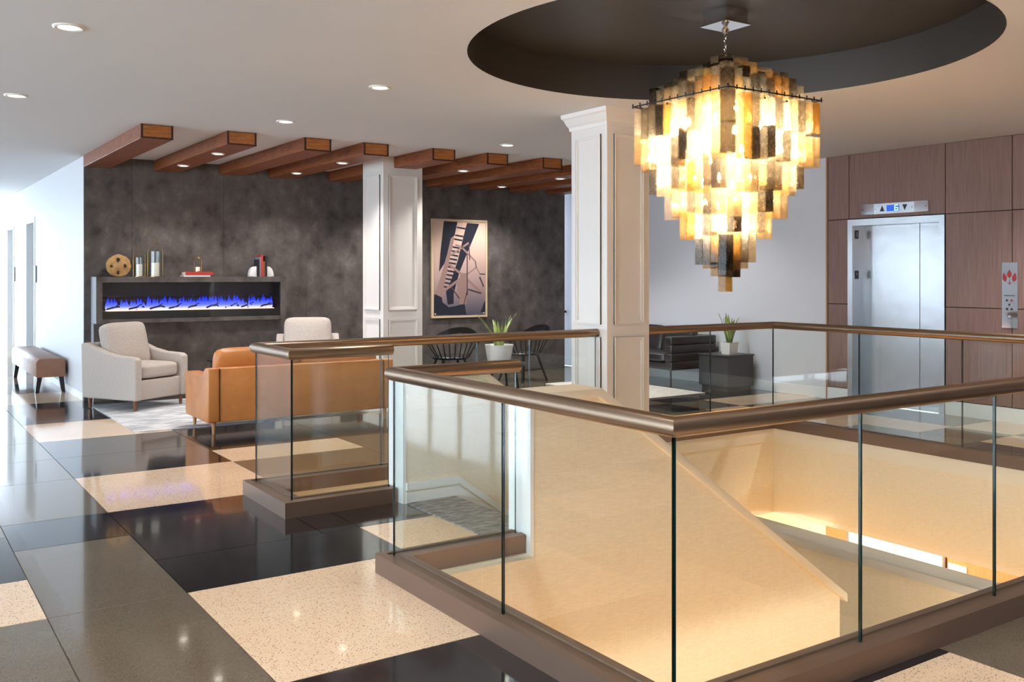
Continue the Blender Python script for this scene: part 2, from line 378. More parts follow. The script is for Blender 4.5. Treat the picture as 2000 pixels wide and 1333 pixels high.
# lower storey
struct(B('floor_lower', (-1.5, -1.5, LOW - .1), (RX, 10, LOW), M['t_light']), 'pale floor of the storey below')
struct(B('wall_lower_back', (-1.5, 9.9, LOW), (RX, 10, LCEIL - .05), M['wp']), 'cream wall of the storey below')
struct(B('wall_lower_left', (-1.6, -1.5, LOW), (-1.5, 10, LCEIL - .05), M['wp']), 'cream side wall of the storey below')
struct(B('wall_lower_front', (-1.5, -1.6, LOW), (RX, -1.5, LCEIL - .05), M['wp']), 'cream near wall of the storey below')
wl = root('wall_lower_right', 'wall of the storey below with oak panels')
B('wall_surface', (RX, -1.5, LOW), (RX + .1, 10, LCEIL - .05), M['cream'], wl)
for y0, y1 in ((7.22, 7.53), (4.75, 5.95), (3.5, 4.74), (2.25, 3.49)):
    B('panel', (RX - .03, y0, LOW), (RX, y1, LCEIL - .05), M['woodlow'], wl)
B('sign_plate', (RX - .045, 5.72, -1.74), (RX - .03, 5.93, -1.60), M['cream'], wl)
# ceiling with round recess
DC = (4.57, 4.37); DR = 1.645; DZ = 3.24; NS = 96; SQ = 2.0
cm = MB(); vs_ = []; fs_ = []
for i in range(NS):
    t = 2 * math.pi * i / NS; c_, s_ = math.cos(t), math.sin(t); k = SQ / max(abs(c_), abs(s_))
    vs_ += [(DC[0] + DR * c_, DC[1] + DR * s_, CEIL), (DC[0] + k * c_, DC[1] + k * s_, CEIL)]
for i in range(NS): j = (i + 1) % NS; fs_.append((2 * i, 2 * i + 1, 2 * j + 1, 2 * j))
cm.add(vs_, fs_)
for q in minus((WX - .2, RX + .5, BY - .2, EY + .2), (DC[0] - SQ, DC[0] + SQ, DC[1] - SQ, DC[1] + SQ)):
    cm.box((q[0], q[2], CEIL), (q[1], q[3], CEIL + .25))
ceil = struct(cm.build('ceiling', M['ceil']), 'flat pale gray painted ceiling with a round recess over the stairwell')
dm = MB(); vs_ = []; fs_ = []
for i in range(NS):
    t = 2 * math.pi * i / NS; c_, s_ = math.cos(t), math.sin(t)
    vs_ += [(DC[0] + DR * c_, DC[1] + DR * s_, CEIL - .001), (DC[0] + DR * c_, DC[1] + DR * s_, DZ)]
for i in range(NS): j = (i + 1) % NS; fs_.append((2 * i, 2 * j, 2 * j + 1, 2 * i + 1))
fs_.append([2 * i + 1 for i in range(NS)])
dm.add(vs_, fs_); o = dm.build('recess', M['dome'], ceil, smooth=True); o['label'] = 'dark brown round ceiling recess'
# walls
wr = root('wall_right', 'white plaster wall and walnut panelling around the elevator')
EL = (5.975, 7.214, 2.176)
B('wall_surface', (RX, 7.53, 0), (RX + .2, 13.4, CEIL), M['white'], wr)
bk = MB().box((RX, EL[1], 0), (RX + .2, 7.53, CEIL)).box((RX, EL[0], EL[2]), (RX + .2, EL[1], CEIL)).box((RX, BY, 0), (RX + .2, EL[0], CEIL))
bk.build('panel_backing', M['joint'], wr)
YP = [7.508, 7.204, 5.972, 5.240, 4.0, 2.77, 1.54, .3, -.9, -2.1, -3.0]; ZP = [.155, 1.168, 2.184, CEIL]
g = .004
for y1, y0 in zip(YP, YP[1:]):
    for z0, z1 in zip(ZP, ZP[1:]):
        if y1 < 7.3 and y0 > 5.9:
            if z0 < 2: continue
        B('panel', (RX - .022, y0 + g, z0 + g), (RX, y1 - g, z1 - g), M['panelw'], wr, .002)
B('edge_strip', (RX - .03, 7.508, 0), (RX, 7.53, CEIL), M['legw'], wr)
bb = MB().box((RX - .03, 7.214 + .0, 0), (RX, 7.508, .15)).box((RX - .03, BY, 0), (RX, 5.97, .15)); bb.build('panel_skirting', M['base'], wr)
struct(B('baseboard_right', (RX - .018, 7.535, 0), (RX, 12.42, .13), M['base'], None, .004), 'white baseboard under the white wall')
ws = root('wall_back', 'dark mottled stone-look panel wall behind the fireplace')
DW = 12.42; XE = 9.37
B('wall_core', (2.37, DW, 0), (XE, DW + .3, CEIL), M['white'], ws)
SX = [2.1165, 2.669, 3.806, 4.937, 6.06, 7.19, 8.155, XE]
for a, b in zip(SX, SX[1:]): B('stone_panel', (a + .0015, DW - .018, 0), (b - .0015, DW, CEIL), M['stone'], ws)
struct(B('wall_recess', (XE, DW + .7, 0), (RX, DW + .9, CEIL), M['white']), 'white wall in the recess beside the dark wall')
d3 = struct(B('door_3', (RX - .05, DW + .02, 0), (RX, DW + .68, 2.1), M['white']), 'white door in the recess beside the dark wall')
MB().cyl((RX - .05, 12.77, .9), (RX - .10, 12.77, .9), .02).cyl((RX - .10, 12.77, .9), (RX - .13, 12.77, .9), .032).build('knob', M['black'], d3, smooth=True)
# left corridor wall with door recesses
wlft = root('wall_left', 'white corridor wall running away behind the bench')
WL = 2.118; doors = [(16.56, 17.5), (19.22, 20.15)]; DH = 2.38
segs = [(DW - .001, 16.56), (17.5, 19.22), (20.15, EY)]
for a, b in segs: B('wall_surface', (WL, a, 0), (WL + .25, b, CEIL), M['white'], wlft)
for a, b in doors: B('wall_surface', (WL, a, DH), (WL + .25, b, CEIL), M['white'], wlft)
struct(B('baseboard_left', (WL - .012, DW, 0), (WL, 16.5, .09), M['base']), 'white baseboard of the corridor wall')
for k, (a, b) in enumerate(doors):
    d = struct(B('door_%d' % (k + 1), (WL + .14, a, 0), (WL + .2, b, DH), M['doorp']), 'gray recessed corridor door %s' % ('with a sign plate beside it' if k == 0 else 'at the far end'))
    MB().box((WL - .012, a - .04, 0), (WL + .139, a + .03, DH + .05)).box((WL - .012, b - .03, 0), (WL + .139, b + .04, DH + .05)).box((WL - .011, a + .03, DH - .03), (WL + .138, b - .03, DH + .049)).build('door_casing', M['base'], d)
    tag(B('sign_plate', (WL - .02, a - .22, 1.40), (WL - .003, a - .10, 1.66), M['grayb'], None, .002), 'small gray room sign on the white wall beside the %s corridor door' % ('nearer' if k == 0 else 'farther'), 'sign')
# back, window walls
struct(B('wall_front', (WX, BY - .2, 0), (RX, BY, CEIL), M['white']), 'white wall opposite the fireplace')
def windows(n, a, b, axis, fixed, label):
    w = root('window_%d' % n, label); L = b - a; k = max(1, round(L / 1.5)); t = .06
    def bx(u0, u1, z0, z1, nm_, mat, th=t):
        if axis == 'y': B(nm_, (fixed - th / 2, u0, z0), (fixed + th / 2, u1, z1), mat, w)
        else: B(nm_, (u0, fixed - th / 2, z0), (u1, fixed + th / 2, z1), mat, w)
    bx(a, b, 0, .10, 'window_sill', M['mull'], .12); bx(a, b, 2.75, CEIL, 'window_head', M['mull'], .12)
    for i in range(k + 1):
        u = a + L * i / k; bx(max(a, u - .03), min(b, u + .03), .10, 2.75, 'mullion', M['mull'], .10)
    for i in range(k): bx(a + L * i / k + .031, a + L * (i + 1) / k - .031, .101, 2.749, 'pane', M['pane'], .012)
windows(1, 16.3, EY, 'y', WX, 'long window wall along the corridor side')
windows(3, BY, 11.2, 'y', WX, 'window wall behind the near walkway')
struct(B('wall_side', (WX - .15, 11.2, 0), (WX, 16.3, CEIL), M['white']), 'white wall between the two window walls')
struct(B('wall_far', (WX, EY - .02, 0), (-.9, EY + .1, CEIL), M['white']), 'white wall beside the far corridor window')
windows(2, -.9, WL, 'x', EY, 'tall window at the far end of the corridor')
# stair walls, stairs
w1 = root('wall_stair_near', 'cream woven stair wall with a sloping cap on the near side of the stairs')
sl = .717
def stair_wall(rt_, ya, yb, xa, xb, xe, ztop, name):
    zt = ztop - .05
    zl = zt - sl * (xe - xb)
    MB().prism([(xa, LOW), (xe, LOW), (xe, zl), (xb, zt), (xa, zt)], 'y', ya, yb).build('wall_face', M['wp'], rt_)
    c0 = .03
    MB().prism([(xa - .02, zt), (xb, zt), (xe + .05, zt - sl * (xe + .05 - xb)), (xe + .05, zt - sl * (xe + .05 - xb) + .062), (xb + .018, zt + .05), (xa - .02, zt + .05)], 'y', ya - c0, yb + c0).build('cap', M['cream'], rt_, bevel=.006, seg=2)
    MB().box((xa - .012, ya - .006, -.10), (xa + .012, ya, zt)).box((xa - .012, ya, -.10), (xa, yb, zt)).box((xa - .012, yb, -.10), (xa + .07, yb + .006, zt)).build('end_casing', M['base'], rt_)
stair_wall(w1, 4.25, 4.45, 2.985, 3.44, 5.62, .873, 'near')
w2 = root('wall_stair_far', 'cream woven stair wall with a chair rail on the far side of the stairs')
stair_wall(w2, 5.64, 5.84, 2.93, 3.50, 5.62, .873, 'far')
MB().prism([(2.94, .09), (3.34, .09), (5.6, .09 - sl * 2.26), (5.6, .14 - sl * 2.26), (3.34, .14), (2.94, .14)], 'y', 5.615, 5.64).build('chair_rail', M['base'], w2)
MB().prism([(2.94, 0), (3.31, 0), (5.6, -1.68), (5.6, -1.58), (3.34, .075), (2.94, .075)], 'y', 5.625, 5.64).build('skirting', M['base'], w2)
st = thing('staircase', 'carpeted straight staircase descending between the two stair walls', 'stairs', (3.31, 5.04, 0))
run, rise = .243, .175
for i in range(10):
    z = -(i + 1) * rise; x = i * run
    MB().box((x, -.585, z - .175), (x + run + .02, .57, z)).build('step', M['carpet'], st)
MB().box((10 * run - .02, -2.1, -10 * rise - .2), (3.24, 1.2, -10 * rise - .0)).build('landing', M['carpet'], st)
lw = root('wall_landing', 'low gray-capped wall around the stair landing below')
B('wall_face', (6.56, 2.9, LOW), (6.70, 6.3, -.78), M['wp'], lw); B('cap', (6.50, 2.88, -.78), (6.78, 6.32, -.71), M['graycap'], lw, .006, 2)
struct(B('trim_1', (2.94, 4.46, 0), (3.31, 5.615, .008), M['carpet']), 'gray mosaic carpet at the head of the stairs')

# ================================================================== OBJECTS
# ---- balustrades
RZ = 1.017; RR = .036
circ = [(RR * math.cos(2 * math.pi * i / 20), RZ + RR * math.sin(2 * math.pi * i / 20)) for i in range(20)]
curbp = [(-.07, 0), (.07, 0), (.07, .098), (.028, .102), (.026, .094), (-.026, .094), (-.028, .102), (-.07, .098)]
def gpanel(par, p, q, hw=.006, gap=.004):
    p, q = Vector(p), Vector(q); d = (q - p).normalized(); p = p + d * gap; q = q - d * gap; n = Vector((-d.y, d.x)) * hw
    z0, z1 = .08, RZ - RR + .012
    c = [p + n, q + n, q - n, p - n]; m = MB(); vs = [(v.x, v.y, z) for z in (z0, z1) for v in c]
    m.add(vs, []); m.f = [[0, 1, 5, 4], [2, 3, 7, 6], [1, 2, 6, 5], [3, 0, 4, 7], [4, 5, 6, 7], [0, 3, 2, 1]]; m.mi = [0, 0, 1, 1, 1, 1]
    return m.build('glass_panel', [M['glass'], M['edge']], par)
def balustrade(label, rail, panels, ends=True):
    t = thing('glass_balustrade', label, 'balustrade', (rail[0][0], rail[0][1], 0), 0, 'glass balustrades around the stairwell')
    off = Vector((rail[0][0], rail[0][1]))
    L = lambda P: [tuple(Vector(p) - off) for p in P]
    MB().sweep(L(rail), circ).build('handrail', M['bronze'], t, smooth=True)
    MB().sweep(L(rail), curbp).build('curb', M['bronze_c'], t)
    for a, b in panels: gpanel(t, *L([a, b]))
    return t
def chain(pts): return list(zip(pts, pts[1:]))
balustrade('bronze-railed glass balustrade turning a corner and ending against the cream stair wall',
           [(2.965, 4.35), (2.2, 4.35), (2.2, 2.314), (8.4 - .93, 2.314)],
           [((2.95, 4.35), (2.2, 4.35)), ((2.2, 4.35), (2.2, 3.339)), ((2.2, 3.339), (2.2, 2.314))] + chain([(x, 2.314) for x in (2.2, 3.184, 4.135, 5.09, 6.04, 6.99, 7.46)]))
balustrade('bronze-railed glass balustrade with a short boxed end, running behind the stairs to a column',
           [(2.9, 5.765), (2.2, 5.765), (2.2, 6.44), (5.215, 6.44)],
           [((2.88, 5.765), (2.2, 5.765)), ((2.2, 5.765), (2.2, 6.44))] + chain([(x, 6.44) for x in (2.2, 3.15, 3.99, 4.50, 5.20)]))
balustrade('bronze-railed glass balustrade running from the column past the black sofa and the elevator',
           [(5.715, 6.44), (7.47, 6.44), (7.47, 2.42)],
           chain([(x, 6.44) for x in (5.72, 6.59, 7.47)]) + chain([(7.47, y) for y in (6.44, 5.44, 4.45, 3.45, 2.45)]))
# ---- columns
def column(name, x0, x1, y0, y1, zb, crown, label):
    t = thing(name, label, 'column', ((x0 + x1) / 2, (y0 + y1) / 2, zb))
    hx, hy = (x1 - x0) / 2, (y1 - y0) / 2; H = CEIL - zb
    B('shaft', (-hx, -hy, 0), (hx, hy, H), M['colw'], t, .004)
    def frame(z0, z1):
        for ax, s in (('x', -1), ('x', 1), ('y', -1), ('y', 1)):
            h = hy if ax == 'x' else hx; f = hx if ax == 'x' else hy; m = MB(); a, b = -h + .075, h - .075
            for w, pr_ in ((.028, .012), (.012, .02)):
                for u0, u1, v0, v1 in ((a, b, z0, z0 + w), (a, b, z1 - w, z1), (a, a + w, z0 + w, z1 - w), (b - w, b, z0 + w, z1 - w)):
                    p0, p1 = sorted((s * f, s * (f + pr_)))
                    if ax == 'x': m.box((p0, u0, v0), (p1, u1, v1))
                    else: m.box((u0, p0, v0), (u1, p1, v1))
            m.build('panel_moulding', M['colw'], t)
    frame(-zb + 1.09, H - .22); frame(-zb + .17 if zb > -1 else -zb - .9, -zb + .98)
    if zb > -1: MB().sweep([(-hx, hy), (-hx, -hy), (hx, -hy), (hx, hy), (-hx, hy)], [(0, 0), (-.018, 0), (-.018, .11), (-.008, .13), (0, .13)]).build('plinth', M['colw'], t)
    if crown:
        pf = [(0, H - .15), (-.012, H - .15), (-.016, H - .12), (-.03, H - .10), (-.05, H - .05), (-.066, H - .035), (-.07, H - .001), (0, H - .001)]
        MB().sweep([(-hx, 0), (-hx, -hy), (hx, -hy), (hx, hy), (-hx, hy), (-hx, 0)], pf).build('crown_moulding', M['colw'], t)
column('panelled_column', 5.22, 5.705, 6.31, 6.81, LOW, True, 'white panelled square column with crown moulding standing at the edge of the stairwell')
column('panelled_column', 5.12, 5.66, 10.41, 10.98, 0, False, 'white panelled square column under the wooden beams behind the tan sofa')
# ---- beams
BX = [2.113, 2.933, 3.741, 4.416, 5.265, 5.995, 6.80, 7.55, 8.28, 9.02]
nth = ['above the mantel at the white wall corner', 'second from the corridor wall', 'third from the corridor wall', 'fourth from the corridor wall, ahead of the white column', 'fifth from the corridor wall, running into the white column', 'sixth from the corridor wall', 'seventh from the corridor wall', 'eighth from the corridor wall', 'ninth from the corridor wall', 'tenth from the corridor wall, next to the white side wall']
BH = .135
for i, x in enumerate(BX):
    t = thing('ceiling_beam', 'stained wooden ceiling beam, ' + nth[i], 'beam', (x, 9.45, CEIL - BH), 0, 'wooden beams under the lounge ceiling')
    w = .30; Ln = (10.405 - 9.45) if i == 4 else (DW - .02 - 9.45)
    y0 = .0
    B('board', (.0, .0, 0), (w, Ln, BH - .001), M['beam'], t, .003)
    B('end_cap', (.022, -.006, .016), (w - .022, 0, BH - .012), M['beam_end'], t)
    MB().box((0, -.004, 0), (.02, 0, BH - .001)).box((w - .02, -.004, 0), (w, 0, BH - .001)).box((.02, -.004, 0), (w - .02, 0, .014)).build('end_edging', M['beam_edge'], t)
    if i == 4:
        B('board', (.0, 10.985 - 9.45, 0), (w, DW - .02 - 9.45, BH - .001), M['beam'], t, .003)
# ---- recessed lights
def downlight(x, y, z, label, r=.075, e=DOWN):
    t = thing('recessed_downlight', label, 'light', (x, y, z - .012), 0, 'recessed ceiling downlights')
    MB().lathe([(r * .78, .012), (r * .78, .004), (r, 0), (r + .012, .006), (r + .012, .012)], n=28).build('trim_ring', M['trimr'], t, smooth=True)
    MB().lathe([(.0001, .007), (r * .78, .007), (r * .78, .010), (.0001, .010)], n=28).build('lens', M['lamp'], t)
    l = bpy.data.lights.new('downlight_lamp', 'SPOT'); l.energy = e; l.color = (1, .985, .97); l.spot_size = R(125); l.spot_blend = .8; l.shadow_soft_size = .05
    lo = bpy.data.objects.new('downlight_lamp', l); C.objects.link(lo); lo.parent = t; lo.location = (0, 0, -.03)
for x, y, lb in ((.943, 5.996, 'over the olive floor strip'), (.953, 8.52, 'over the floor strip before the corridor'), (3.219, 6.598, 'above the short boxed balustrade end'), (3.208, 8.563, 'above the tan sofa'), (5.82, 8.75, 'just ahead of the sixth beam'),
                 (.95, 2.9, 'over the walkway beside the near balustrade'), (2.6, .6, 'over the near walkway'), (5.2, .6, 'over the near walkway by the elevator wall'), (8.45, 9.0, 'added before the black sofa to brighten the white wall'), (8.6, 4.25, 'added over the walkway near the elevator'), (8.6, 1.4, 'added over the walkway beside the walnut panelling')):  # the three by the right wall are unseen, added to brighten it
    downlight(x, y, CEIL, 'round white recessed ceiling light ' + lb, .075, DOWN * (2.3 if y < 4.5 else 1))  # near-walkway lights are out of view, boosted to brighten the stair wall
for x, y, lb in ((3.07, 11.555, 'second beam near the stone wall'), (3.08, 10.22, 'second beam near its free end'), (4.50, 11.62, 'fourth beam near the stone wall'), (4.53, 10.26, 'fourth beam near its free end'), (6.12, 10.19, 'sixth beam near its free end'), (6.12, 11.6, 'sixth beam near the stone wall'), (7.70, 11.72, 'eighth beam near the stone wall'), (7.70, 10.29, 'eighth beam near its free end')):
    downlight(x, y, CEIL - BH, 'small round light set in the underside of the ' + lb, .058, DOWN * (1.7 if x > 5 else 1))
# ---- lower storey lamps
for x, y, lb in ((4.4, .3, 'under the near walkway'), (1.0, 4.4, 'under the walkway by the stair entry'), (8.6, 6.5, 'in front of the lower elevator'), (4.8, 7.8, 'under the lounge beyond the stairs'), (8.6, 3.4, 'beside the lower oak panels')):
    t = thing('flush_ceiling_lamp', 'round warm flush lamp on the lower ceiling ' + lb, 'lamp', (x, y, LCEIL - .05 - .045), 0, 'flush lamps of the storey below')
    MB().lathe([(.0001, 0), (.12, .004), (.14, .02), (.14, .045), (.0001, .045)], n=24).build('shade', M['lamp'], t, smooth=True)
    l = bpy.data.lights.new('lower_lamp', 'POINT'); l.energy = LOWE * (.42 if x > 8 else .85); l.color = (1, .98, .90); l.shadow_soft_size = .12
    lo = bpy.data.objects.new('lower_lamp', l); C.objects.link(lo); lo.parent = t; lo.location = (0, 0, -.16)
# ---- chandelier
CH = (4.60, 4.36)
t = ch = thing('tiered_glass_chandelier', 'large tiered chandelier of clear, amber and smoked square glass tubes', 'chandelier', (CH[0], CH[1], 1.41))
Z = lambda z: z - 1.41
B('canopy', (-.10, -.10, Z(3.145)), (.10, .10, Z(3.24)), M['chrome'], t); B('canopy_plate', (-.115, -.115, Z(3.135)), (.115, .115, Z(3.145)), M['chrome'], t)
MB().lathe([(.0001, Z(3.085)), (.014, Z(3.09)), (.026, Z(3.11)), (.014, Z(3.13)), (.012, Z(3.136))], n=16).build('canopy_hook', M['chrome'], t, smooth=True)
for i in range(6):
    zc = 3.075 - i * .028; pts = []
    for k in range(13):
        a = 2 * math.pi * k / 12; u, v = .009 * math.cos(a), .02 * math.sin(a)
        pts.append((u, 0, Z(zc) + v) if i % 2 else (0, u, Z(zc) + v))
    MB().tube(pts, .0032, 6).build('chain_link', M['chrome'], t, smooth=True)
P_ = .07; s12 = 6 * P_
fr = MB()
for zc in (2.625,): fr.sweep([(-s12 - .004, s12 + .004), (-s12 - .004, -s12 - .004), (s12 + .004, -s12 - .004), (s12 + .004, s12 + .004), (-s12 - .004, s12 + .004)], [(-.004, Z(zc)), (.004, Z(zc)), (.004, Z(zc + .008)), (-.004, Z(zc + .008))])
for s in (-1, 1): fr.box((-s12, s * .1 - .006, Z(2.60)), (s12, s * .1 + .006, Z(2.612))); fr.box((s * .1 - .006, -s12, Z(2.588)), (s * .1 + .006, s12, Z(2.60)))
fr.cyl((0, 0, Z(1.62)), (0, 0, Z(2.94)), .010, n=10)
fr.build('frame', M['black'], t)
for i in range(13):
    for s in (-1, 1):
        u = -s12 + i * P_; [MB().cyl((a, b, Z(2.62)), (a, b, Z(2.648)), .005, n=6).build('pin', M['black'], t) for a, b in ((u, s * (s12 + .004)), (s * (s12 + .004), u)) if not (abs(a) > s12 + .001 and abs(b) > s12 - .001 and a != s * (s12 + .004))]
tube_me = {}
def tube_mesh(L, g):
    k = (round(L, 2), g)
    if k in tube_me: return tube_me[k]
    h = .0325; hi = h - .0035; vs = [(sx * q, sy * q, z) for z in (0, L) for q in (h, hi) for sx, sy in ((-1, -1), (1, -1), (1, 1), (-1, 1))]
    fs = []
    for i in range(4):
        j = (i + 1) % 4
        fs += [(i, j, 8 + j, 8 + i), (4 + j, 4 + i, 12 + i, 12 + j), (j, i, 4 + i, 4 + j), (8 + i, 8 + j, 12 + j, 12 + i)]
    me = bpy.data.meshes.new('glass_tube'); me.from_pydata(vs, [], fs); me.materials.append(G[g]); me.update(); tube_me[k] = me; return me
rc = random.Random(11)
def ring(n, z0, z1, jit, gw=(32, 22, 10, 26, 10)):
    s = (n - 1) * P_ / 2
    cells = [(i, j) for i in range(n) for j in range(n) if i in (0, n - 1) or j in (0, n - 1)]
    for i, j in cells:
        a = rc.choice((0, .02, -.02)) * jit; L = z1 - z0
        o = bpy.data.objects.new('glass_tube', tube_mesh(L, rc.choices(range(5), gw)[0])); C.objects.link(o); o.parent = ch
        o.location = (i * P_ - s, j * P_ - s, Z(z0 + a))
LOWW = (14, 20, 16, 30, 20)
ring(12, 2.42, 2.615, .3); ring(12, 2.225, 2.415, 1)
ring(10, 2.05, 2.27, 1); ring(8, 1.90, 2.11, 1); ring(6, 1.77, 1.97, 1); ring(4, 1.60, 1.80, .7, LOWW)
ring(3, 1.56, 1.70, .4, LOWW); ring(2, 1.51, 1.66, .3, LOWW); ring(1, 1.41, 1.57, 0, LOWW)
UP = (26, 14, 12, 28, 20)
ring(10, 2.57, 2.745, 1, UP); ring(8, 2.60, 2.80, 1, UP); ring(6, 2.66, 2.85, 1, UP); ring(4, 2.70, 2.895, 1, UP); ring(2, 2.74, 2.935, .4, UP)
bm_ = None
bp = []
for z, rr, n in ((2.50, .27, 8), (2.30, .27, 8), (2.13, .20, 6), (1.98, .14, 4), (1.84, .07, 3), (2.64, .15, 4)):
    for i in range(n): a = 2 * math.pi * (i + .5) / n + z; bp.append((rr * math.cos(a), rr * math.sin(a), Z(z)))
bulb_me = None
for p in bp:
    if bulb_me is None:
        o = MB().lathe([(.0001, -.03), (.012, -.026), (.017, -.01), (.014, .012), (.007, .03), (.0001, .036)], n=12).build('bulb', M['bulb'], ch, smooth=True); bulb_me = o.data
    else: o = bpy.data.objects.new('bulb', bulb_me); C.objects.link(o); o.parent = ch
    o.location = p
# ---- fireplace
t = thing('linear_fireplace', 'long linear electric fireplace with blue flames set in a dark stone surround', 'fireplace', (2.204, 12.105, 0))
FW = 4.535 - 2.204; fy = DW - .018 - 12.105
MB().box((0, .155, 0), (2.41, fy, .93)).build('lower_surround', M['stone'], t)
hx0, hx1, hz0, hz1 = .068, 2.261, .985, 1.428
ms = MB().box((0, 0, .935), (FW, fy, hz0)).box((0, 0, hz1), (FW, fy, 1.495)).box((0, 0, hz0), (hx0, fy, hz1)).box((hx1, 0, hz0), (FW, fy, hz1))
ms.build('mantel_surround', M['stone'], t)
B('lit_side_plate', (-.004, 0, .935), (0, fy, 1.495), M['doorp'], t); B('lit_side_plate', (-.004, .155, 0), (0, fy, .93), M['doorp'], t)  # pale plates put window light into the colour of the stone's left side
MB().box((hx0, fy - .02, hz0), (hx1, fy, hz1)).box((hx0, .02, hz0), (hx1, fy - .02, hz0 + .095)).box((hx0, .02, hz0 + .095), (hx0 + .01, fy - .02, hz1)).box((hx1 - .01,   .02, hz0 + .095), (hx1, fy - .02, hz1)).box((hx0 + .01, .02, hz1 - .01), (hx1 - .01, fy - .02, hz1)).build('firebox', M['fireblack'], t)
B('glass_front', (hx0, .004, hz0), (hx1, .012, hz1), M['pane'], t)
B('ember_bed', (hx0 + .07, .05, hz0 + .095), (hx1 - .07, .20, hz0 + .104), M['ember'], t)
mf = bpy.data.materials.new('blue_flame'); mf.use_nodes = True; nt = mf.node_tree; nt.nodes.clear()
o_ = nt.nodes.new('ShaderNodeOutputMaterial'); em = nt.nodes.new('ShaderNodeEmission'); v = coords(nt); sp = nt.nodes.new('ShaderNodeSeparateXYZ'); nt.links.new(v, sp.inputs[0])
mr = nt.nodes.new('ShaderNodeMapRange'); nt.links.new(sp.outputs['Z'], mr.inputs[0]); mr.inputs[1].default_value = 0; mr.inputs[2].default_value = .19
rp_ = ramp(nt, mr.outputs[0], [(0, (225, 218, 255)), (.25, (96, 110, 250)), (.55, (40, 60, 235)), (1, (22, 36, 180))]); nt.links.new(rp_, em.inputs[0]); em.inputs[1].default_value = .85
tp = nt.nodes.new('ShaderNodeBsdfTransparent'); mxs = nt.nodes.new('ShaderNodeMixShader'); mr2 = nt.nodes.new('ShaderNodeMapRange'); nt.links.new(sp.outputs['Z'], mr2.inputs[0])
mr2.inputs[1].default_value = .05; mr2.inputs[2].default_value = .20; mr2.inputs[3].default_value = .9; mr2.inputs[4].default_value = .25
nt.links.new(mr2.outputs[0], mxs.inputs[0]); nt.links.new(tp.outputs[0], mxs.inputs[1]); nt.links.new(em.outputs[0], mxs.inputs[2]); nt.links.new(mxs.outputs[0], o_.inputs[0])
rf = random.Random(5); x = hx0 + .09; k = 0
while x < hx1 - .08:
    h = rf.uniform(.11, .185) * (1 if rf.random() < .8 else .6); w = rf.uniform(.018, .034); y = rf.uniform(.08, .17); dx = rf.uniform(-.012, .012)
    pf = [(.35, 0), (.9, .12), (1, .28), (.8, .5), (.42, .75), (.02, 1)]; vs2 = []
    for r_, zz in pf:
        for q in range(8): a = q * math.pi / 4; vs2.append((dx * zz * zz + w * r_ * math.cos(a), .35 * w * r_ * math.sin(a), zz * h))
    m = MB().add(vs2, [(i * 8 + q, i * 8 + (q + 1) % 8, i * 8 + 8 + (q + 1) % 8, i * 8 + 8 + q) for i in range(5) for q in range(8)])
    o = m.build('flame', mf, t, smooth=True); o.location = (x, y, hz0 + .104); x += rf.uniform(.015, .030); k += 1
for i in range(9):
    x = hx0 + .16 + i * .235 + rf.uniform(-.03, .03); a = rf.uniform(-.25, .25); z = hz0 + .118
    m = MB().tube([(x - .09, .10, z), (x - .03, .09 + a * .05, z + .012 + abs(a) * .05), (x + .04, .10, z + .03), (x + .09, .11, z + .022 - a * .06)], .011, 7)
    m.tube([(x + .0, .09, z + .02), (x + .03, .07, z + .05), (x + .06, .07, z + .058)], .006, 6)
    m.build('driftwood_log', M['log'], t, smooth=True)
MT = 1.495
# ---- mantel objects
my = 12.105 + .14
t = thing('carved_wood_disc', 'round slice of golden teak root with dark hollows leaning on the mantel', 'ornament', (2.478, my, MT))
rw = random.Random(2); pts = [(.14 * (1 + rw.uniform(-.05, .05)) * math.cos(i * math.pi / 14), .135 + .135 * (1 + (rw.uniform(-.05, .05) if i not in range(19, 24) else 0)) * math.sin(i * math.pi / 14)) for i in range(28)]
MB().prism(pts, 'y', -.035, .035).build('wood_slice', M['discw'], t, bevel=.008, seg=2)
for cx_, cz_, sc_ in ((-.01, .205, 1.0), (.07, .13, .95), (-.085, .13, .8), (-.01, .05, .9)):
    pp = [(cx_ + (.030 if i % 2 else .016) * sc_ * rw.uniform(.7, 1.2) * math.cos(i * math.pi / 6), cz_ + (.034 if i % 2 else .020) * sc_ * rw.uniform(.7, 1.2) * math.sin(i * math.pi / 6)) for i in range(12)]
    MB().prism(pp, 'y', -.0365, -.034).build('hollow', M['discd'], t)
def lantern(x, y, z, r, hg, ht, cand, label, wire=.0026):
    t = thing('candle_lantern', label, 'lantern', (x, y, z), 0, 'wire candle lanterns on the mantel')
    MB().lathe([(.0001, 0), (r, 0), (r, .008), (.0001, .008)], n=24).build('base_plate', M['gold'], t, smooth=True)
    if hg: MB().lathe([(r * .9, .008), (r * .9, hg), (r * .87, hg), (r * .87, .008)], n=28).build('glass_cylinder', M['jar'], t, smooth=True)
    cr = r * .55 if hg else r * .62
    MB().lathe([(.0001, .008), (cr, .008), (cr, cand), (cr * .8, cand + .004), (.0001, cand)], n=20).build('candle', M['wax'], t, smooth=True)
    rr = r * 1.02; zs = ht * .62; pts = [(-rr, 0, .004), (-rr, 0, zs * .7), (-rr, 0, zs)] + [(-rr * math.cos(a) * (1 - .12 * math.sin(a)), 0, zs + (ht * .86 - zs) * math.sin(a) ** 1.0) for a in (.35, .7, 1.05, 1.35)] + [(0, 0, ht * .88)]
    pts2 = [(-p[0], p[1], p[2]) for p in pts]
    MB().tube(pts, wire, 8).tube(pts2, wire, 8).build('handle', M['gold'], t, smooth=True)
    rg = ht * .045; MB().tube([(rg * math.cos(i * math.pi / 6), 0, ht * .93 + rg * 1.2 * math.sin(i * math.pi / 6)) for i in range(13)], wire * .8, 6).build('ring', M['gold'], t, smooth=True)
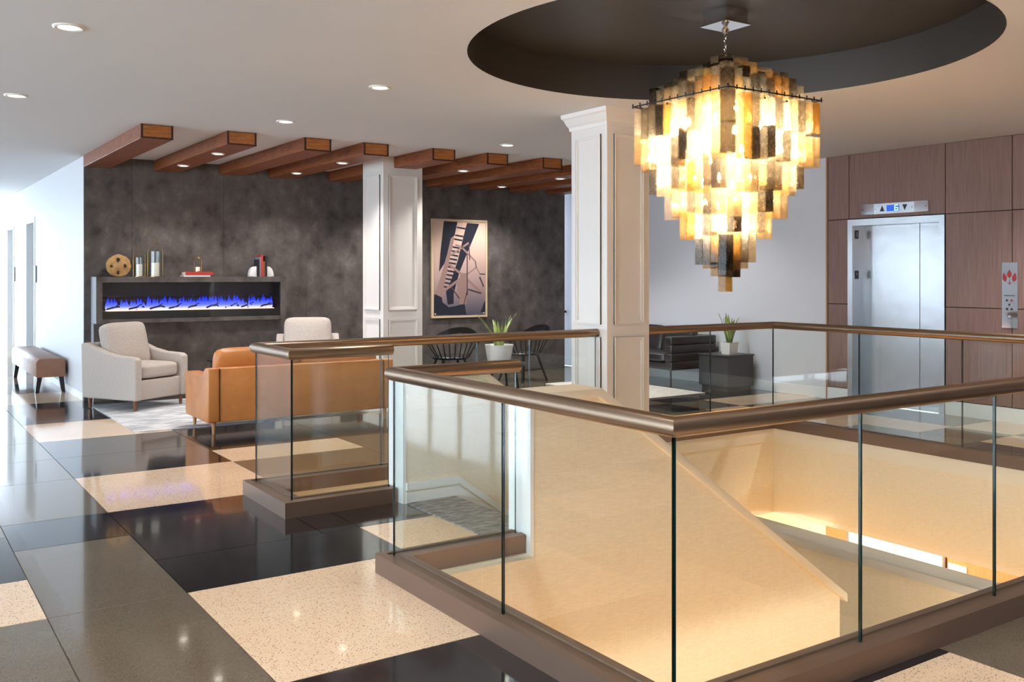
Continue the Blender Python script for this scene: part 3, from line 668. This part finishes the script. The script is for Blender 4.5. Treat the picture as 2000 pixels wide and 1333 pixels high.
lantern(2.72, my, MT, .068, .235, .40, .15, 'medium gold wire lantern with glass cylinder and candle next to the wood disc')
lantern(2.91, my, MT, .088, .315, .495, .17, 'tallest gold wire lantern with glass cylinder and candle on the mantel')
def book(x, y, z, sx, sy, sz, mat, label, spine='x', rz=0):
    t = thing('book', label, 'book', (x, y, z), rz, 'books on the mantel')
    if sz < min(sx, sy):
        MB().box((0, 0, 0), (sx, sy, .004)).box((0, 0, sz - .004), (sx, sy, sz)).box((0, 0, .004), (sx, .005, sz - .004)).build('cover', mat, t)
        B('pages', (.004, .005, .004), (sx - .004, sy - .005, sz - .004), M['paper'], t)
    else:
        MB().box((0, 0, 0), (.003, sy, sz)).box((sx - .003, 0, 0), (sx, sy, sz)).box((.003, 0, 0), (sx - .003, .004, sz)).build('cover', mat, t)
        B('pages', (.003, .004, .004), (sx - .003, sy - .005, sz - .005), M['paper'], t)
book(3.235, my - .08, MT, .33, .2, .022, M['ceramic'], 'pale book at the bottom of the flat pair on the mantel')
book(3.255, my - .085, MT + .022, .345, .2, .042, M['red'], 'red book lying on a pale book on the mantel')
lantern(3.43, my, MT + .064, .045, 0, .205, .055, 'smallest gold wire lantern with a bare candle standing on the red book', .0022)
for k, (x, w, h, m, lb) in enumerate(((4.178, .018, .225, 'navy', 'thin dark book upright against the left bookend'), (4.197, .016, .255, 'grayb', 'slim gray book upright between the dark and red books'), (4.214, .030, .285, 'red', 'tall red book upright between the bookends'), (4.245, .022, .20, 'brownb', 'brown book upright between the bookends'), (4.268, .03, .27, 'navy', 'thick black book upright against the right bookend'))):
    book(x, my - .10, MT, w, .17, h, M[m], lb)
def bookend(x, s, lb):
    t = thing('bookend', lb, 'bookend', (x, my - .02, MT))
    pts = [(0, 0)] + [(s * .098 * math.cos(a) ** .7, .135 * math.sin(a)) for a in [i * math.pi / 20 for i in range(10)]] + [(0, .135)]
    MB().prism(pts, 'y', -.05, .05).build('stone_half', M['ceramic'], t, bevel=.006, seg=2)
    B('foot_plate', (min(0, s * .06), -.05, -.0), (max(0, s * .06), -.052, .01), M['ceramic'], t)
bookend(4.174, -1, 'rounded white bookend against the thin dark book'); bookend(4.302, 1, 'rounded white bookend against the thick black book')
# ---- armchairs
def armchair(label, loc, rz):
    t = thing('armchair', label, 'armchair', loc, rz, 'gray linen armchairs by the fireplace')
    w, d = .80, .82; hw, hd = w / 2, d / 2; z0 = .115
    prof = [(-hd, z0), (hd, z0 + .0), (hd + .02, .735), (hd - .05, .742), (hd - .18, .70), (hd - .34, .645), (hd - .52, .61), (-hd + .05, .598), (-hd, .57)]
    for s in (-1, 1):
        a, b = sorted((s * hw, s * (hw - .10)))
        MB().prism(prof, 'x', a, b).build('arm', M['gray_fab'], t, bevel=.02, seg=3)
    MB().box((-hw + .10, hd - .13, z0), (hw - .10, hd + .012, .735)).build('back_panel', M['gray_fab'], t, bevel=.02, seg=3)
    MB().box((-hw + .10, -hd + .025, z0), (hw - .10, hd - .13, .335)).build('seat_base', M['gray_fab'], t, bevel=.015, seg=3)
    pillow('seat_cushion', (w - .205, d - .14, .18), M['gray_fab'], t, (0, -.055, .425), (0, 0, 0), .12)
    pillow('back_cushion', (w - .20, .22, .52), M['gray_fab'], t, (0, hd - .24, .70), (R(-14), 0, 0), .35)
    for sx in (-1, 1):
        for sy in (-1, 1): MB().cyl((sx * (hw - .06), sy * (hd - .065), 0), (sx * (hw - .06), sy * (hd - .065), z0 + .01), .016, .026, 14).build('leg', M['legd'], t, smooth=True)
    return t
armchair('gray linen armchair with sloping arms beside the white wall corner, below the fireplace', (2.53, 11.545, .008), R(31.3))
armchair('gray linen armchair facing the tan sofa, standing beside the white column', (4.62, 11.55, .008), R(-22))
# ---- tan sofa (back towards the stairwell)
t = thing('leather_sofa', 'tan leather sofa with wooden legs, its back turned to the stairwell balustrade', 'sofa', (3.60, 9.05, 0))
hw = .97; z0 = .115
prof = [(.0, z0), (.78, z0), (.80, .545), (.62, .56), (.30, .555), (.20, .565), (.14, .61), (.10, .632), (0, .632)]
for s in (-1, 1):
    a, b = sorted((s * hw, s * (hw - .11))); MB().prism(prof, 'x', a, b).build('arm', M['tan'], t, bevel=.014, seg=3)
MB().box((-hw + .11, 0, z0), (hw - .11, .12, .632)).build('back_panel', M['tan'], t, bevel=.012, seg=3)
sm = MB()
for s in (-1, 1): sm.box((s * (hw - .11) - .004, -.004, z0 + .01), (s * (hw - .11) + .004, .004, .622))
sm.build('seam', M['tan_dark'], t)
MB().box((-hw + .11, .12, z0), (hw - .11, .74, .30)).build('seat_base', M['tan'], t, bevel=.012, seg=2)
for s in (-1, 1):
    pillow('seat_cushion', (.855, .60, .17), M['tan'], t, (s * .429, .47, .385), (0, 0, 0), .12)
    pillow('back_cushion', (.855, .20, .46), M['tan'], t, (s * .429, .225, .575), (R(10), 0, 0), .3)
for sx in (-1, 1):
    for y in (.06, .70): MB().cyl((sx * (hw - .07), y, .0 if y < .5 else .012), (sx * (hw - .07), y, z0 + .01), .014, .022, 14).build('leg', M['legw'], t, smooth=True)
tag(B('area_rug', (2.10, 9.60, 0), (5.05, 11.90, .008), M['rug'], None, .002), 'blue-gray and white mottled area rug under the lounge seating', 'rug')
# small black side table between armchair and sofa
t = thing('end_table', 'small black metal end table between the gray armchair and tan sofa', 'table', (3.45, 11.2, .008))
MB().lathe([(.0001, .50), (.20, .50), (.205, .507), (.20, .515), (.0001, .515)], n=28).build('table_top', M['black'], t, smooth=True)
for i in range(3): a = i * 2.094 + .3; MB().cyl((.17 * math.cos(a), .17 * math.sin(a), 0), (.17 * math.cos(a), .17 * math.sin(a), .50), .009, n=8).build('leg', M['black'], t, smooth=True)
MB().tube([(.17 * math.cos(i * math.pi / 12), .17 * math.sin(i * math.pi / 12), .06) for i in range(25)], .007, 6).build('ring', M['black'], t, smooth=True)
# ---- bench
t = thing('leather_bench', 'long brown leather bench with splayed black legs against the white corridor wall', 'bench', (1.91, 14.72, 0))
pts = [(-.175, .205), (.165, .205), (.17, .39)] + [(.11 + .06 * math.cos(a), .385 + .06 * math.sin(a)) for a in (0.2, .6, 1.0, 1.4)] + [(-.115 - .06 * math.cos(a), .385 + .06 * math.sin(a)) for a in (1.4, 1.0, .6, .2)] + [(-.178, .39)]
MB().prism(pts, 'y', -1.28, 1.28).build('upholstered_top', M['benchl'], t, bevel=.01, seg=2)
for sx in (-1, 1):
    for y in (-1.18, 1.05):
        m = MB(); top = (sx * .125, y); bot = (sx * .155 - (.0 if sx < 0 else 0), y - .0)
        m.add([(bot[0] - .022, y - .03, 0), (bot[0] + .022, y - .03, 0), (bot[0] + .022, y + .03, 0), (bot[0] - .022, y + .03, 0), (top[0] - .03, y - .035, .21), (top[0] + .03, y - .035, .21), (top[0] + .03, y + .035, .21), (top[0] - .03, y + .035, .21)], [(0, 1, 2, 3), (4, 5, 6, 7), (0, 1, 5, 4), (1, 2, 6, 5), (2, 3, 7, 6), (3, 0, 4, 7)])
        m.build('leg', M['black'], t)
# ---- picture
t = thing('framed_bridge_photograph', 'tall framed sepia photograph of a steel bridge hanging on the dark stone wall', 'picture', (0, DW - .018, 0))
px0, px1, pz0, pz1 = 6.885, 7.856, .874, 2.355
t.location = (px0, DW - .018, pz0); PW, PH = px1 - px0, pz1 - pz0
f = MB(); w = .03
f.box((0, -.035, 0), (PW, 0, w)).box((0, -.035, PH - w), (PW, 0, PH)).box((0, -.035, w), (w, 0, PH - w)).box((PW - w, -.035, w), (PW, 0, PH - w))
f.build('frame', M['frame'], t)
o = MB().box((px0 + w, DW - .040, pz0 + w), (px1 - w, DW - .022, pz1 - w)).build('print', M['print'], t); o.matrix_parent_inverse = Matrix.Translation((-px0, -(DW - .018), -pz0))
def U(x, y): return ((x - 75) / (730 - 75) * PW, (1245 - y) / (1245 - 75) * PH)
def shape(mb, pts, d): mb.prism([U(*p) for p in pts], 'y', -.0225 - d, -.0215)
ink = MB(); lt = MB(); md = MB()
for q in ([(215, 100), (375, 105), (340, 270), (300, 300), (230, 590), (160, 700), (175, 480)], [(490, 112), (635, 120), (590, 235), (545, 345), (440, 600), (400, 700), (330, 960), (330, 1080), (260, 1090), (240, 940), (300, 800), (380, 560), (440, 300), (470, 180)],
          [(105, 965), (190, 985), (200, 1060), (262, 1110), (275, 1210), (92, 1212)], [(340, 1110), (460, 1080), (480, 1212), (275, 1212), (262, 1120)], [(700, 1060), (718, 1050), (718, 1190), (650, 1190)]): shape(ink, q, .0)
for k in range(16):
    y = 160 + k * 47; x0 = 370 - (y - 160) * .22; x1 = 470 - (y - 160) * .26
    if k in (1, 4): continue
    shape(ink, [(x0, y), (x1, y + 14), (x1 - 4, y + 34), (x0 - 4, y + 18)], .0002)
for q in ([(310, 290), (338, 290), (190, 1000), (120, 965)], [(420, 715), (490, 715), (500, 790), (480, 1090), (400, 1090), (370, 830)]): shape(lt, q, .0006)
def bar(mb, a, b, wd, d=.0009):
    dx, dy = b[0] - a[0], b[1] - a[1]; l = math.hypot(dx, dy); nx, ny = -dy / l * wd / 2, dx / l * wd / 2
    shape(mb, [(a[0] + nx, a[1] + ny), (b[0] + nx, b[1] + ny), (b[0] - nx, b[1] - ny), (a[0] - nx, a[1] - ny)], d)
for a, b, wd in (((300, 500), (440, 400), 22), ((440, 400), (510, 350), 22), ((350, 380), (440, 400), 20), ((440, 420), (590, 575), 20), ((270, 610), (440, 740), 26), ((440, 760), (210, 930), 30), ((480, 780), (680, 970), 26), ((490, 730), (600, 645), 14), ((600, 640), (640, 720), 10)): bar(lt, a, b, wd)
for a, b, wd in (((490, 480), (490, 980), 12), ((590, 575), (600, 650), 10), ((510, 350), (520, 560), 10), ((640, 725), (718, 730), 12), ((640, 760), (690, 880), 16), ((500, 910), (660, 960), 18), ((300, 880), (400, 1020), 12), ((450, 1090), (490, 930), 10)): bar(md, a, b, wd, .0012)
ink.build('print_dark_shapes', M['ink'], t); lt.build('print_light_girders', M['inkl'], t); md.build('print_details', M['inkm'], t)
for x in (.06, PW - .06): MB().cyl((x, -.030, .06), (x, -.022, .06), .012, n=10).build('screw_cap', M['frame'], t, smooth=True)
# ---- dining / lounge corner behind the column
def spindle_chair(label, loc, rz):
    t = thing('spindle_chair', label, 'chair', loc, rz, 'black curved-back spindle chairs')
    sh = .40; MB().lathe([(.0001, sh - .03), (.24, sh - .025), (.265, sh), (.25, sh + .012), (.0001, sh + .004)], n=28).build('seat', M['black'], t, smooth=True)
    rail = [(.36 * math.cos(a), .10 + .27 * math.sin(a), .80 - .17 * abs(math.cos(a)) ** 2.2) for a in [R(-8 + 196 * i / 24) for i in range(25)]]
    vs3 = []; m = MB()
    for (x, y, z) in rail:
        n = Vector((x, y - .10, 0)).normalized(); vs3 += [tuple(Vector((x, y, z - .055)) - n * .012), tuple(Vector((x, y, z - .055)) + n * .012), tuple(Vector((x, y, z + .025)) + n * .012), tuple(Vector((x, y, z + .025)) - n * .012)]
    k = len(rail); m.add(vs3, [(i * 4 + q, i * 4 + (q + 1) % 4, i * 4 + 4 + (q + 1) % 4, i * 4 + 4 + q) for i in range(k - 1) for q in range(4)] + [(0, 1, 2, 3), tuple(range(4 * k - 4, 4 * k))])
    m.build('back_rail', M['black'], t, smooth=True)
    for i in range(1, 24, 2):
        x, y, z = rail[i]; MB().cyl((x * .62, .02 + (y - .02) * .66, sh), (x, y, z - .04), .009, .007, 8).build('spindle', M['black'], t, smooth=True)
    for sx in (-1, 1):
        for sy in (-1, 1): MB().cyl((sx * .25, sy * .24, 0), (sx * .15, sy * .14, sh - .02), .014, .020, 10).build('leg', M['black'], t, smooth=True)
    MB().cyl((-.20, .19, .17), (.20, .19, .17), .009, n=8).cyl((-.20, -.19, .17), (.20, -.19, .17), .009, n=8).build('stretcher', M['black'], t, smooth=True)
spindle_chair('black curved-back spindle chair below the framed photograph, beside the potted plant', (6.55, 11.25, 0), R(170))
spindle_chair('black curved-back spindle chair beside the white side wall recess', (7.75, 11.25, 0), R(190))
t = thing('coffee_table', 'low round black coffee table carrying a potted plant', 'table', (6.93, 10.62, 0))
MB().lathe([(.0001, .32), (.36, .32), (.37, .335), (.36, .35), (.0001, .35)], n=36).build('table_top', M['black'], t, smooth=True)
for i in range(4): a = i * math.pi / 2 + .6; MB().cyl((.28 * math.cos(a), .28 * math.sin(a), 0), (.22 * math.cos(a), .22 * math.sin(a), .32), .014, .02, 10).build('leg', M['black'], t, smooth=True)
def snake_plant(label, loc, pr_, ph, leaves, seed, square=False):
    t = thing('snake_plant', label, 'plant', loc); rp2 = random.Random(seed)
    if square: MB().add([(sx * pr_ * q, sy * pr_ * q, z) for q, z in ((.82, 0), (1, ph), (.88, ph), (.76, .02)) for sx, sy in ((-1, -1), (1, -1), (1, 1), (-1, 1))], [(3, 2, 1, 0)] + [(i * 4 + j, i * 4 + (j + 1) % 4, i * 4 + 4 + (j + 1) % 4, i * 4 + 4 + j) for i in range(3) for j in range(4)] + [(12, 13, 14, 15)]).build('pot', M['ceramic'], t)
    else: MB().lathe([(.0001, 0), (pr_ * .72, 0), (pr_ * .8, .01), (pr_, ph), (pr_ * .93, ph), (pr_ * .86, ph - .03)], n=32).build('pot', M['ceramic'], t, smooth=True)
    MB().lathe([(.0001, ph - .028), (pr_ * .8, ph - .028), (pr_ * .8, ph - .034), (.0001, ph - .034)], n=20).build('soil', M['soil'], t)
    for i in range(leaves[0]):
        a = 2 * math.pi * i / leaves[0] + rp2.uniform(-.3, .3); h = rp2.uniform(*leaves[1]); lean = rp2.uniform(.1, .5) * (.4 if i % 3 == 0 else 1) * leaves[3]; w = leaves[2] * rp2.uniform(.8, 1.1)
        d = Vector((math.cos(a), math.sin(a), 0)); sd = Vector((-d.y, d.x, 0)); vs4 = []
        for k in range(7):
            s_ = k / 6; c = d * (pr_ * .3 + lean * h * s_ ** 1.6) + Vector((0, 0, ph - .03 + h * s_ * (1 - .12 * lean * s_))); ww = w * (.55 + .9 * s_ - 1.42 * s_ ** 2.4) if k < 6 else .002
            ww = max(ww, .002); n = d * -.006 * (1 - s_)
            vs4 += [tuple(c - sd * ww), tuple(c + n - d * .004), tuple(c + sd * ww), tuple(c + n + d * .003)]
        MB().add(vs4, [(k * 4 + q, k * 4 + (q + 1) % 4, k * 4 + 4 + (q + 1) % 4, k * 4 + 4 + q) for k in range(6) for q in range(4)]).build('leaf', M['leaf'], t, smooth=True)
snake_plant('spiky green plant in a round white pot on the low black table', (6.93, 10.62, .35), .19, .24, (10, (.34, .50), .036, 1.3), 4)
# ---- right lounge
t = thing('channel_sofa', 'black channel-tufted leather sofa against the white side wall beside the dark side table', 'sofa', (9.22, 10.35, .0))
hl = 1.05
for s in (-1, 1):
    y0, y1 = sorted((s * hl, s * (hl - .14)))
    for k in range(4): MB().box((-.42, y0, .245 + k * .112), (.42, y1, .245 + k * .112 + .111)).build('arm_channel', M['blackl'], t, bevel=.02, seg=3)
MB().box((.24, -hl + .14, .245), (.44, hl - .14, .69)).build('back_panel', M['blackl'], t, bevel=.025, seg=3)
MB().box((-.40, -hl + .14, .245), (.24, hl - .14, .33)).build('seat_base', M['blackl'], t, bevel=.012, seg=2)
for k in (-1, 0, 1):
    pillow('seat_cushion', (.62, .595, .14), M['blackl'], t, (-.09, k * .60, .40), (0, 0, 0), .12)
    pillow('back_cushion', (.16, .595, .40), M['blackl'], t, (.16, k * .60, .60), (0, R(10), 0), .25)
for sx in (-1, 1):
    for sy in (-1, 1): MB().cyl((sx * .36, sy * (hl - .08), 0), (sx * .36, sy * (hl - .08), .25), .012, n=10).build('leg', M['black'], t, smooth=True)
t = thing('cube_side_table', 'dark gray square side table carrying a snake plant by the white side wall', 'table', (9.40, 8.90, 0))
B('body', (-.24, -.26, .06), (.24, .26, .455), M['sidetab'], t, .004); B('table_top', (-.25, -.27, .455), (.25, .27, .475), M['sidetab'], t, .003); B('plinth', (-.21, -.23, 0), (.21, .23, .06), M['black'], t)
snake_plant('upright green snake plant in a small square white pot on the dark side table', (9.36, 8.80, .475), .085, .155, (14, (.30, .46), .040, 1.1), 9, True)
tag(B('area_rug', (7.75, 8.72, 0), (8.84, 10.7, .012), M['rug2'], None, .003), 'cream textured rug in front of the black sofa', 'rug')
# ---- elevator
t = thing('elevator', 'stainless steel elevator with closed two-panel sliding doors in the walnut wall', 'elevator', (RX, 6.5945, 0))
hwE = (EL[1] - EL[0]) / 2; jw = .065; dp = .17
MB().box((-.035, -hwE, 0), (dp, -hwE + jw, EL[2])).build('jamb', M['steel'], t)
MB().box((-.035, hwE - jw, 0), (dp, hwE, EL[2])).build('jamb', M['steel'], t)
MB().box((-.035, -hwE + jw, EL[2] - .075), (dp, hwE - jw, EL[2])).build('header', M['steel'], t)
MB().box((dp, -.20, .005), (dp + .03, hwE - jw, EL[2] - .075)).build('door_panel', M['steel'], t)
MB().box((dp - .012, -hwE + jw, .005), (dp + .018, -.205, EL[2] - .075)).build('door_panel', M['steel'], t)
B('door_seam', (dp - .013, -.206, .005), (dp + .001, -.199, EL[2] - .075), M['black'], t)
B('sill', (-.02, -hwE + jw, 0), (dp, hwE - jw, .005), M['chrome'], t)
for z, star in ((2.0, 0), (1.52, 1)):
    pl = B('floor_plate', (.02, hwE - jw - .006, z - .05), (.08, hwE - jw, z + .05), M['plate'], t)
    if star: MB().prism([(.044 + (.016 if i % 2 == 0 else .007) * math.cos(math.pi / 2 + i * math.pi / 5), z + .008 + (.018 if i % 2 == 0 else .008) * math.sin(math.pi / 2 + i * math.pi / 5)) for i in range(10)], 'y', hwE - jw - .0075, hwE - jw - .006).build('star', M['base'], pl)
    else: B('mark', (.045, hwE - jw - .0075, z - .02), (.055, hwE - jw - .006, z + .03), M['base'], pl)
# flow indicator above the door
t = thing('elevator_indicator', 'stainless position indicator with arrows and a lit blue number above the elevator', 'indicator', (RX - .022, 6.5925, 2.222))
B('face_plate', (-.02, -.43, 0), (0, .43, .125), M['chrome'], t, .002); B('center_plate', (-.023, -.26, .006), (-.02, .255, .119), M['steel'], t)
B('display', (-.026, -.07, .028), (-.023, .085, .098), M['blue'], t)
dg = MB(); DX = -.0285
def sg(y0, y1, z0, z1): dg.box((DX, min(y0, y1), z0), (-.026, max(y0, y1), z1))
dy0, dy1 = -.018, -.062
sg(dy0, dy1, .088, .094); sg(dy0, dy0 - .006, .034, .094); sg(dy0, dy1, .060, .066); sg(dy1, dy1 + .006, .034, .063); sg(dy0, dy1, .032, .038)
dg.build('digit', M['digit'], t)
for pts in ([(.175, .03), (.115, .03), (.145, .095)], [(-.115, .095), (-.175, .095), (-.145, .03)]): MB().prism(pts, 'x', -.026, -.023).build('arrow', M['plate'], t)
for y in (-.235, .235, -.40, .40): MB().cyl((-.026 if abs(y) < .3 else -.022, y, .06), (-.02, y, .06), .005, n=8).build('screw', M['black'], t)
# call station
t = thing('elevator_call_panel', 'tall stainless call panel with red three-bud emblem and round buttons on the walnut wall', 'call panel', (RX - .022, 5.259, .972))
B('face_plate', (-.014, -.082, 0), (0, .082, .675), M['chrome'], t, .002)
def bud(cy, cz, ang, L, wd):
    pts = []
    for k in range(9): s_ = k / 8; pts.append((wd * math.sin(math.pi * s_ ** .8), L * s_))
    pts += [(-p[0], p[1]) for p in reversed(pts[1:-1])]
    ca, sa = math.cos(ang), math.sin(ang); pp = [(cy + x * ca - z * sa, cz + x * sa + z * ca) for x, z in pts]
    MB().prism(pp, 'x', -.016, -.014).build('emblem_bud', M['emblem'], t)
bud(.002, .515, 0, .085, .024); bud(.044, .475, R(-10), .095, .022); bud(-.042, .475, R(10), .095, .022)
MB().prism([(.036, .478), (.0, .455), (-.034, .478), (0, .447)], 'x', -.016, -.014).build('emblem_stem', M['emblem'], t)
MB().prism([(.002, .51), (.006, .455), (-.004, .455)], 'x', -.016, -.014).build('emblem_stem', M['emblem'], t)
B('slot', (-.016, -.055, .330), (-.014, .055, .337), M['plate'], t)
for y, z, m in ((.024, .285, 'plate'), (-.024, .285, 'emblem'), (0, .24, 'plate'), (.024, .195, 'plate'), (-.024, .195, 'black'), (0, .12, 'steel'), (0, .075, 'steel')):
    o = MB().cyl((-.019, y, z), (-.014, y, z), .017, n=18).build('button_ring', M['chrome'], t, smooth=True); MB().cyl((-.022, y, z), (-.019, y, z), .012, n=16).build('button_cap', M[m], o, smooth=True)
# elevator of the storey below
t = thing('elevator', 'elevator doors of the storey below, their bright reflection painted white, seen under the stairwell edge', 'elevator', (RX, 6.585, LOW))
B('door_panel', (-.05, -.60, 0), (-.01, -.003, 2.22), M['ceramic'], t); B('door_panel', (-.05, .003, 0), (-.01, .60, 2.22), M['ceramic'], t)  # white colour stands in for light reflected by the steel doors
B('frame', (-.06, -.63, 0), (0, -.60, 2.25), M['steel'], t); B('frame', (-.06, .60, 0), (0, .63, 2.25), M['steel'], t)
